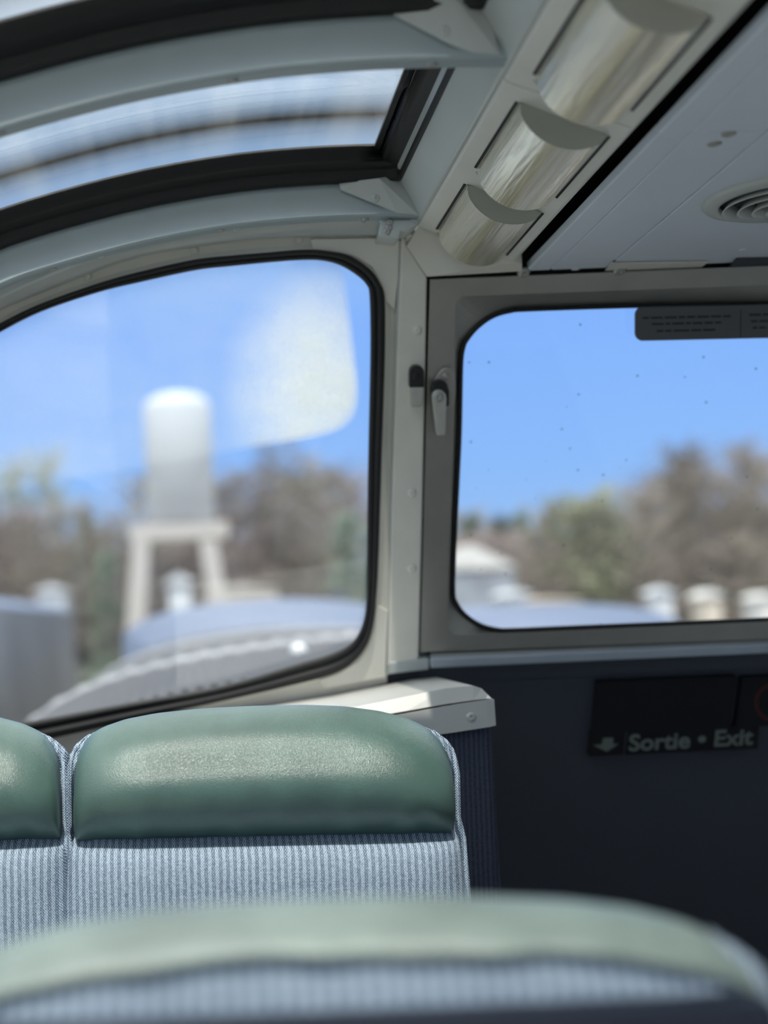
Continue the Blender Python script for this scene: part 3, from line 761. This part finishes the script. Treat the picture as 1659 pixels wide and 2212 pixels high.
def build_seat(name, label, group):
    r = tag(empty(name, (0, 0, 0)), label, 'seat', group)
    rr = random.Random(11)
    N = 56
    ss = [math.sin(math.pi / 2 * (-1 + 2 * k / N)) * 0.55 + (-1 + 2 * k / N) * 0.45 for k in range(N + 1)]
    wr = [rr.uniform(-1, 1) for _ in range(40)]
    rows = []
    for s in ss:
        e = (1 - abs(s) ** 5) ** 0.5 if abs(s) < 1 else 0.0
        e2 = 0.50 + 0.50 * e
        H = crest(s); row = []
        for (y, f) in PROF:
            yc = 0.035
            if y < 0: y *= 1.24
            yy = yc + (y - yc) * (e2 if y < 0.05 else 0.78 + 0.22 * e)
            # soft puckers near the lower seam
            pk = math.exp(-((f - 0.14) / 0.12) ** 2) if y < 0.05 else 0
            yy += 0.0028 * pk * (math.sin(s * 23 + 1.2) + 0.7 * math.sin(s * 41 + wr[3])) * (0.4 + abs(s) ** 2)
            pk2 = math.exp(-((f - 0.80) / 0.08) ** 2) if y > 0.08 else 0
            yy += 0.0022 * pk2 * (math.sin(s * 17 + 0.6) + 0.8 * math.sin(s * 31))
            row.append(Vector((s * HWID * (1 - 0.012 * f), yy, f * H + (0.003 * math.sin(s * 9) * pk2 if pk2 else 0))))
        rows.append(row)
    hd_ = grid('headrest', rows, LEATHER, r, caps=True)
    tag(hd_, 'padded green leather headrest')
    smooth_mod(hd_, 1)
    # woven back: shell behind and below the leather
    rows = []
    bprof = [(-0.030, -0.62), (-0.054, -0.40), (-0.060, -0.20), (-0.066, -0.10), (-0.066, -0.045), (-0.063, -0.016), (-0.052, -0.003), (-0.020, 0.004), (0.010, 0.10), (0.012, 0.4), (0.018, 0.7), (0.03, 0.90), (0.05, 0.965), (0.075, 0.95), (0.094, 0.88), (0.1005, 0.83), (0.108, 0.76), (0.111, 0.5), (0.111, 0.2), (0.111, 0.0), (0.111, -0.10), (0.112, -0.25), (0.112, -0.62)]
    for s in ss:
        e = (1 - abs(s) ** 7) ** 0.5 if abs(s) < 1 else 0.0
        e2 = 0.38 + 0.56 * e
        H = crest(s * 0.98) * 0.985; row = []
        for (y, f) in bprof:
            z = f * H if f > 0 else f
            wd = HWID * 1.024 + (0.012 * min(1, -f / 0.1) if f < 0 else 0.0)
            if f > 0: wd = HWID * (1.024 + 0.016 * max(0, 0.55 - f))
            yy = 0.045 + (y - 0.045) * e2
            row.append(Vector((s * wd, yy, z)))
        rows.append(row)
    bk2 = grid('backrest', rows, FABRIC, r, caps=True)
    tag(bk2, 'light blue woven backrest')
    # welts down both sides of the leather
    for sd_ in (-1, 1):
        pts = [(sd_ * (HWID * 1.024 + 0.011), -0.012, -0.30, 0.0045), (sd_ * (HWID * 1.024 + 0.009), -0.006, -0.10, 0.0045), (sd_ * (HWID * 1.024 + 0.004), 0.0, 0.0, 0.0042)]
        pts += [(sd_ * HWID * 1.018, 0.004, z_, 0.004) for z_ in (0.03, 0.06, 0.09)]
        pts += [(sd_ * HWID * 1.012 * q, 0.012 + 0.2 * (1 - q), crest(sd_ * q) * 0.985, 0.0036 * (1 - 7 * (1 - q))) for q in (1.0, 0.985, 0.96, 0.93, 0.90)]
        rows = []
        for (x, y, z, wr_) in pts:
            rows.append([Vector((x + wr_ * math.cos(2 * math.pi * k / 8), y + wr_ * math.sin(2 * math.pi * k / 8), z)) for k in range(8)])
        grid('welt', rows, FABRIC, r, closed_u=True, caps=True)
    # dark slab low on the rear, cushion, pedestal
    sh = bevel(mesh('rear_slab', *boxv((-0.25, 0.09, -0.62), (0.25, 0.128, 0.129)), NAVY, r), 0.008, 3)
    tag(sh, 'dark navy slab low on the rear')
    cu_ = mesh('cushion', *boxv((-0.27, -0.46, -0.62), (0.27, 0.03, -0.48)), FABRIC, r); bevel(cu_, 0.05, 5)
    ba = mesh('pedestal', *boxv((-0.20, -0.32, -0.84), (0.20, 0.02, -0.60)), NAVY, r); bevel(ba, 0.01)
    return r
def boxv(a, b):
    (x0, y0, z0), (x1, y1, z1) = a, b
    vs = [Vector(v) for v in ((x0, y0, z0), (x1, y0, z0), (x1, y1, z0), (x0, y1, z0), (x0, y0, z1), (x1, y0, z1), (x1, y1, z1), (x0, y1, z1))]
    return vs, [(0, 3, 2, 1), (4, 5, 6, 7), (0, 1, 5, 4), (1, 2, 6, 5), (2, 3, 7, 6), (3, 0, 4, 7)]
def copy_thing(o, label=None):
    c = o.copy(); COL.objects.link(c)
    if label: c['label'] = label
    for ch_ in o.children:
        d_ = ch_.copy(); COL.objects.link(d_); d_.parent = c
        for g in ch_.children:
            k3 = g.copy(); COL.objects.link(k3); k3.parent = d_
    return c
GRP = 'green headrest dome seats'
seat = build_seat('dome_seat', 'far dome seat facing the camera, whole green headrest in sun, right of the seat gap', GRP)
p0 = PD(571, 1820, 1.93)
seat.location = p0
seat.rotation_euler = (0, R(1.15), 0)
seat_l = copy_thing(seat, 'far dome seat cut off by the left edge, left of the seat gap')
pl_ = PD(571 - 850, 1833, 1.93)
seat_l.location = pl_
seat_n = copy_thing(seat, 'nearest dome seat seen from behind, blurred across the bottom of the photo')
crest_pt = PD(1150, 1905, 0.95)
seat_n.location = (0.089, 0.975, crest_pt.z - 0.1885)
seat_n.rotation_euler = (0, 0, math.pi)
seat_n.scale = (1.05, 1, 1)
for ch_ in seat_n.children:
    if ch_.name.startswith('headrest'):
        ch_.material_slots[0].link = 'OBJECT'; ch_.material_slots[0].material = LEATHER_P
        ch_['label'] = 'pale sage green leather headrest'

# ------------------------------------------------------------------ outside
GZ = -4.6
def stainless():
    m, n, l, b = nodes_of('stainless_roof')
    v = ocoord(n, l)
    l.new(mixc(n, l, noise(n, l, 3, 4, v), (0.052, 0.054, 0.060), (0.088, 0.088, 0.093)), b.inputs['Base Color'])
    b.inputs['Metallic'].default_value = 0.0; b.inputs['Roughness'].default_value = 0.7; b.inputs['Specular IOR Level'].default_value = 0.25
    return m
STAIN = stainless()
SEAMB = simple('seam_band', (0.24, 0.25, 0.27), 0.6)
SIDEM = simple('grey_car_side', (0.085, 0.088, 0.095), 0.6, var=0.4, vs=0.5)
BLUER = simple('blue_grey_roof', (0.14, 0.18, 0.27), 0.55, 0.1)
GRAVEL = simple('gravel_ground', (0.30, 0.27, 0.23), 0.95, var=0.3, vs=0.4)
BARK = simple('bark', (0.26, 0.22, 0.18), 0.9, var=0.25, vs=8)
TWIG = simple('bare_twigs', (0.25, 0.22, 0.185), 0.9, var=0.25, vs=1.5)
TWIG_R = simple('reddish_twigs', (0.25, 0.205, 0.195), 0.9, var=0.25, vs=1.5)
LEAF = simple('spring_leaves', (0.27, 0.285, 0.19), 0.8, var=0.3, vs=2)
PINE = simple('pine_needles', (0.14, 0.19, 0.13), 0.9, var=0.3, vs=2)
TANK = simple('white_tank', (0.50, 0.53, 0.56), 0.5, var=0.04)
CONC = simple('pale_concrete', (0.40, 0.38, 0.36), 0.8)
SHED = simple('white_sheet', (0.55, 0.55, 0.53), 0.6)
SHADEW = simple('grey_cladding', (0.24, 0.27, 0.31), 0.7)
CREAM = simple('cream_board', (0.50, 0.45, 0.38), 0.7)
tag(box('ground', (-160, 9.0, GZ - 0.2), (200, 260, GZ), GRAVEL), kind='structure')
def roof(name, xc, y0, y1, z0, k, half, label, corr=0.0, mat=STAIN, sides=2.2, seams=()):
    o = tag(empty(name, W(xc, (y0 + y1) / 2, GZ)), label, 'train car', 'train cars outside the windows')
    n = 180 if corr else 40; rows = []
    prof = []
    for i in range(n + 1):
        x = -half + 2 * half * i / n
        z = z0 - k * x * x - 0.02 * (abs(x) / half) ** 8 * 6
        if corr and i % 2: z += corr
        prof.append((x, z))
    prof = [(-half, prof[0][1] - sides)] + prof + [(half, prof[-1][1] - sides)]
    grid('shell', [[W(xc + x, y, z) for x, z in prof] for y in (y0, y1)], mat, o, smooth=not corr, caps=True)
    sh_ = o.children[0].data; sh_.materials.append(SIDEM)
    for pg in sh_.polygons:
        if abs(pg.normal.x) > 0.8: pg.material_index = 1
    for ys_ in seams:
        pr = [q for q in prof[1:-1]][::3]
        rr_ = [[W(xc + x, ys_ + dy, z + dz) for x, z in pr] for dy, dz in ((-0.05, 0.0), (-0.03, 0.022), (0.03, 0.022), (0.05, 0.0))]
        grid('seam_band', rr_, SEAMB, o, smooth=False)
    return o
roof('railcar', 0.80, 3.15, 13.6, -0.10, 0.095, 1.5, 'own stainless corrugated carbody roof just ahead of the left window', 0.012, STAIN, 1.6, (5.6, 9.4))
roof('railcar', 0.80, 14.4, 40.0, 0.20, 0.085, 1.5, 'blue-grey roofed train car coupled beyond the corrugated roof', 0.0, BLUER, 2.6)
roof('railcar', -5.0, 8.0, 42.0, 0.72, 0.085, 1.5, 'blue-grey roofed train on the track to the left', 0.0, BLUER, 2.6)
roof('railcar', 4.2, 16.0, 44.0, 0.03, 0.085, 1.5, 'blue-grey roofed train seen low in the middle window', 0.0, BLUER, 2.6)
def ball(name, px, py, y, r, mat, label, cat):
    c = PD(px, py, y); rows = []
    for i in range(9):
        a = math.pi * i / 8 * 0.62
        rows.append([c + Vector((r * math.sin(a) * math.cos(2 * math.pi * k / 16), r * math.sin(a) * math.sin(2 * math.pi * k / 16), r * math.cos(a))) for k in range(16)])
    base = c.z - r * 0.9
    rows.append([Vector((v.x, v.y, base)) for v in rows[-1]])
    return tag(grid(name, rows, mat, None, closed_u=True, caps=True), label, cat)
ball('roof_glint', 645, 1408, 4.4, 0.028, TANK, 'small added white dome standing in for a glint on the corrugated roof', 'glint')  # added dome imitates a blurred glint on the roof

# water tank on legs
TY = 62.0
tk = tag(empty('water_tower', PD(385, 1290, TY)), 'tall white round-topped tank on pale concrete legs, left window', 'tower')
tc0 = PD(392, 1130, TY); tr = (466 - 320) / 2 / F * TY; tt = PD(392, 848, TY).z
prof = [(0, 0), (tr, 0), (tr, tt - tc0.z - tr * 0.45)] + [(tr * math.cos(a), tt - tc0.z - tr * 0.45 + tr * 0.45 * math.sin(a)) for a in [R(10 * i) for i in range(1, 10)]]
grid('tank', [[tc0 + Vector((max(r_, 0.001) * math.cos(2 * math.pi * k / 32), max(r_, 0.001) * math.sin(2 * math.pi * k / 32), h)) for k in range(32)] for r_, h in prof], TANK, tk, closed_u=True)
pa, pb = PD(285, 1172, TY), PD(490, 1132, TY)
dk_ = prism('platform', [Vector((pa.x, TY - 1.9, pa.z)), Vector((pb.x, TY - 1.9, pa.z)), Vector((pb.x, TY - 1.9, pb.z)), Vector((pa.x, TY - 1.9, pb.z))], (0, 3.8, 0), CONC, tk)
for (x0, x1) in ((308, 300), (448, 470)):
    for dy in (-1.6, 1.2):
        a_, b_ = PD(x0, 1172, TY), PD(x1, 1300, TY)
        gz = E + GZ
        t_ = (a_.z - gz) / (a_.z - b_.z)
        b_ = a_ + (b_ - a_) * t_
        wv = 0.36
        vs = [a_ + Vector((sx * wv, dy + sy * wv, 0)) for sx, sy in ((-1, -1), (1, -1), (1, 1), (-1, 1))] + [b_ + Vector((sx * wv * 1.3, dy + sy * wv, 0)) for sx, sy in ((-1, -1), (1, -1), (1, 1), (-1, 1))]
        mesh('leg', vs, [(0, 1, 2, 3), (7, 6, 5, 4), (0, 1, 5, 4), (1, 2, 6, 5), (2, 3, 7, 6), (3, 0, 4, 7)], CONC, tk)

def hut(name, x0, x1, ytop, ybot, y, label, cat, wall=SHED, rf=SHED, rise=0.0, d=5.0, ground=True):
    a, b, t = PD(x0, ybot, y), PD(x1, ybot, y), PD((x0 + x1) / 2, ytop, y).z
    o = tag(empty(name, Vector(((a.x + b.x) / 2, y + d / 2, E + GZ))), label, cat)
    zb = E + GZ if ground else a.z
    zt = t - rise
    prism('wall', [Vector((a.x, y, zb)), Vector((b.x, y, zb)), Vector((b.x, y, zt)), Vector((a.x, y, zt))], (0, d, 0), wall, o)
    mx = (a.x + b.x) / 2; ov = 0.25
    prism('roof', [Vector((a.x - ov, y - ov, zt)), Vector((b.x + ov, y - ov, zt)), Vector((mx + (b.x - mx) * 0.05, y - ov, zt + max(rise, 0.15))), Vector((mx - (mx - a.x) * 0.05, y - ov, zt + max(rise, 0.15)))], (0, d + 2 * ov, 0), rf, o)
    return o
hut('building', 930, 1112, 1178, 1300, 88, 'grey building with white pitched roof at left of the middle window', 'building', SHADEW, SHED, 1.5, 12)
hut('trailer', 1130, 1262, 1291, 1330, 70, 'long cream trailer low behind the trains in the middle window', 'trailer', CREAM, CREAM, 0.2, 4)
hut('trailer', 445, 600, 1266, 1300, 75, 'long whitish trailer right of the tank legs', 'trailer', CREAM, SHED, 0.2, 4)
hut('kiosk', 1412, 1455, 1268, 1320, 66, 'small pale kiosk low in the middle window before the tall trees', 'kiosk', TANK, TANK, 0.3, 1.2)
hut('kiosk', 1520, 1560, 1274, 1310, 78, 'small whitish hut right of the pale kiosk, partly behind twigs', 'kiosk', CREAM, SHED, 0.4, 2)
hut('kiosk', 1640, 1690, 1280, 1318, 72, 'small white hut at the right edge of the middle window', 'kiosk', SHED, SHED, 0.3, 2)
hut('van', 1108, 1142, 1273, 1330, 60, 'white van roof beside the grey building', 'van', TANK, TANK, 0.25, 3.5)
hut('van', 82, 140, 1262, 1320, 60, 'white van far left below the trees', 'van', TANK, TANK, 0.3, 3.5)
hut('van', 366, 414, 1238, 1320, 57, 'white van standing between the tank legs', 'van', TANK, TANK, 0.4, 3)
hut('building', 735, 900, 1175, 1300, 92, 'pale grey shed at the right edge of the left window', 'building', SHADEW, SHADEW, 1.5, 10)

# bare trees
def tree_mesh(name, seed, twig, dens, spread, leafy=False, conifer=False):
    rr = random.Random(seed); vs, fs = [], []
    def tube(a, b, r0, r1):
        d = (b - a).normalized(); u = d.orthogonal().normalized(); v = d.cross(u); s0 = len(vs)
        for p, r in ((a, r0), (b, r1)):
            for k in range(4):
                an = k * math.pi / 2; vs.append(p + (u * math.cos(an) + v * math.sin(an)) * r)
        for k in range(4): fs.append((s0 + k, s0 + (k + 1) % 4, s0 + 4 + (k + 1) % 4, s0 + 4 + k))
    top = Vector((rr.uniform(-.03, .03), rr.uniform(-.03, .03), 1.0))
    pts = [Vector((0, 0, 0)), Vector((rr.uniform(-.02, .02), rr.uniform(-.02, .02), .35)), Vector((rr.uniform(-.03, .03), rr.uniform(-.03, .03), .7)), top]
    for i in range(3): tube(pts[i], pts[i + 1], 0.020 - 0.006 * i, 0.014 - 0.006 * i + 0.001)
    nb = len(fs)
    def at_(t):
        q = min(2, int(t * 3 / 1.0001)); f = t * 3 - q
        return pts[q].lerp(pts[q + 1], f)
    tips = []
    for i in range(int(46 * dens)):
        t = rr.uniform(0.10 if conifer else 0.16, 0.97)
        a = at_(t); an = rr.uniform(0, 2 * math.pi)
        L = spread * ((1 - t) * 0.95 + 0.10 if conifer else (0.30 + 0.85 * math.sin(math.pi * min(1, t * 0.93 + 0.05)))) * rr.uniform(0.6, 1.1)
        b = a + Vector((math.cos(an) * L, math.sin(an) * L, (-0.05 if conifer else rr.uniform(0.35, 0.9) * L)))
        tube(a, b, 0.006 * (1.1 - t) + 0.001, 0.001)
        for j in range(14 if not (leafy or conifer) else 26):
            f = rr.uniform(0.25, 1.0); c = a.lerp(b, f)
            dv = Vector((rr.gauss(0, 1), rr.gauss(0, 1), rr.gauss(0.5, 0.8))).normalized()
            if leafy or conifer:
                c += Vector((rr.gauss(0, .02), rr.gauss(0, .02), rr.gauss(0, .015)))
                u = dv * 0.014; v2 = dv.orthogonal().normalized() * 0.010
            else:
                u = dv * rr.uniform(0.03, 0.075); v2 = dv.orthogonal().normalized() * 0.0028
            s0 = len(vs); vs.extend([c - v2, c + u * 0.5 - v2 * 0.7, c + u, c + u * 0.5 + v2])
            fs.append((s0, s0 + 1, s0 + 2, s0 + 3))
    me = bpy.data.meshes.new(name); me.from_pydata([tuple(v) for v in vs], [], fs)
    me.materials.append(BARK); me.materials.append(twig)
    for i, p in enumerate(me.polygons): p.material_index = 0 if i < nb else 1
    return me
TM = {'bare': [tree_mesh('bare_tree', 5, TWIG, 2.2, 0.22), tree_mesh('bare_tree', 8, TWIG, 2.4, 0.26)],
      'red': [tree_mesh('reddish_tree', 9, TWIG_R, 2.6, 0.25)],
      'leafy': [tree_mesh('leafing_tree', 4, LEAF, 2.0, 0.24, True)],
      'pine': [tree_mesh('pine_tree', 6, PINE, 2.6, 0.2, False, True)]}
LAB = {'bare': ('bare_tree', 'bare brown-twigged tree in the blurred treeline outside'), 'red': ('reddish_tree', 'bare tree with reddish twigs in the blurred treeline outside'),
       'leafy': ('leafing_tree', 'tree with fresh yellow-green leaves in the blurred treeline outside'), 'pine': ('pine_tree', 'dark green pine in the blurred treeline outside')}
rt = random.Random(21)
def plant(kind, px, ytop, y, wide=1.0):
    t = PD(px, ytop, y); h = t.z - (E + GZ)
    nm, lb = LAB[kind]
    lb = lb.replace('outside', 'beyond the left window' if px < 850 else 'beyond the middle window')
    o = bpy.data.objects.new(nm, rt.choice(TM[kind]))
    o.location = (t.x, y, E + GZ); o.scale = (h * wide, h * wide, h)
    o.rotation_euler = (0, 0, rt.uniform(0, 6.28))
    COL.objects.link(o)
    tag(o, lb, 'tree', {'bare': 'bare trees', 'red': 'reddish trees', 'leafy': 'leafing trees', 'pine': 'pines'}[kind] + (' left' if px < 850 else ' right'))
def topline(x):
    L = [(-150, 1070), (60, 1080), (240, 1085), (300, 1030), (480, 1040), (600, 985), (700, 1000), (830, 1060), (990, 1095), (1180, 1100), (1270, 1070), (1340, 1080), (1400, 1010), (1480, 975), (1560, 1010), (1620, 975), (1700, 1010), (1800, 1030)]
    for (a, h0), (b, h1) in zip(L, L[1:]):
        if a <= x <= b: return h0 + (h1 - h0) * (x - a) / (b - a)
    return 1040
for i in range(34):
    x = -150 + i * 57 + rt.uniform(-16, 16)
    plant(rt.choice(['bare', 'bare', 'red', 'bare']), x, topline(x) + rt.uniform(0, 40), rt.uniform(95, 125), 1.1)
for i in range(30):
    x = -140 + i * 64 + rt.uniform(-18, 18)
    plant(rt.choice(['bare', 'red', 'bare', 'pine']), x, topline(x) + rt.uniform(50, 110), rt.uniform(92, 130), 1.5)
for i in range(26):
    x = -140 + i * 74 + rt.uniform(-18, 18)
    plant(rt.choice(['red', 'bare', 'red']), x, 1175 + rt.uniform(-25, 30), rt.uniform(90, 120), 2.2)
for x, yt in ((600, 960), (660, 985), (1470, 965), (1490, 985), (1605, 965), (1640, 1000)): plant('bare', x, yt, 100, 0.8)
for x, yt, wd in ((40, 1000, 0.7), (110, 985, 0.6), (1240, 1085, 1.2), (1275, 1066, 1.1), (1310, 1085, 1.1)): plant('leafy', x, yt, 128 if x < 800 else 97, wd)
for x, yt in ((1010, 1098), (1080, 1100), (1130, 1092), (1180, 1098), (190, 1090)): plant('pine', x, yt, 110, 1.1)
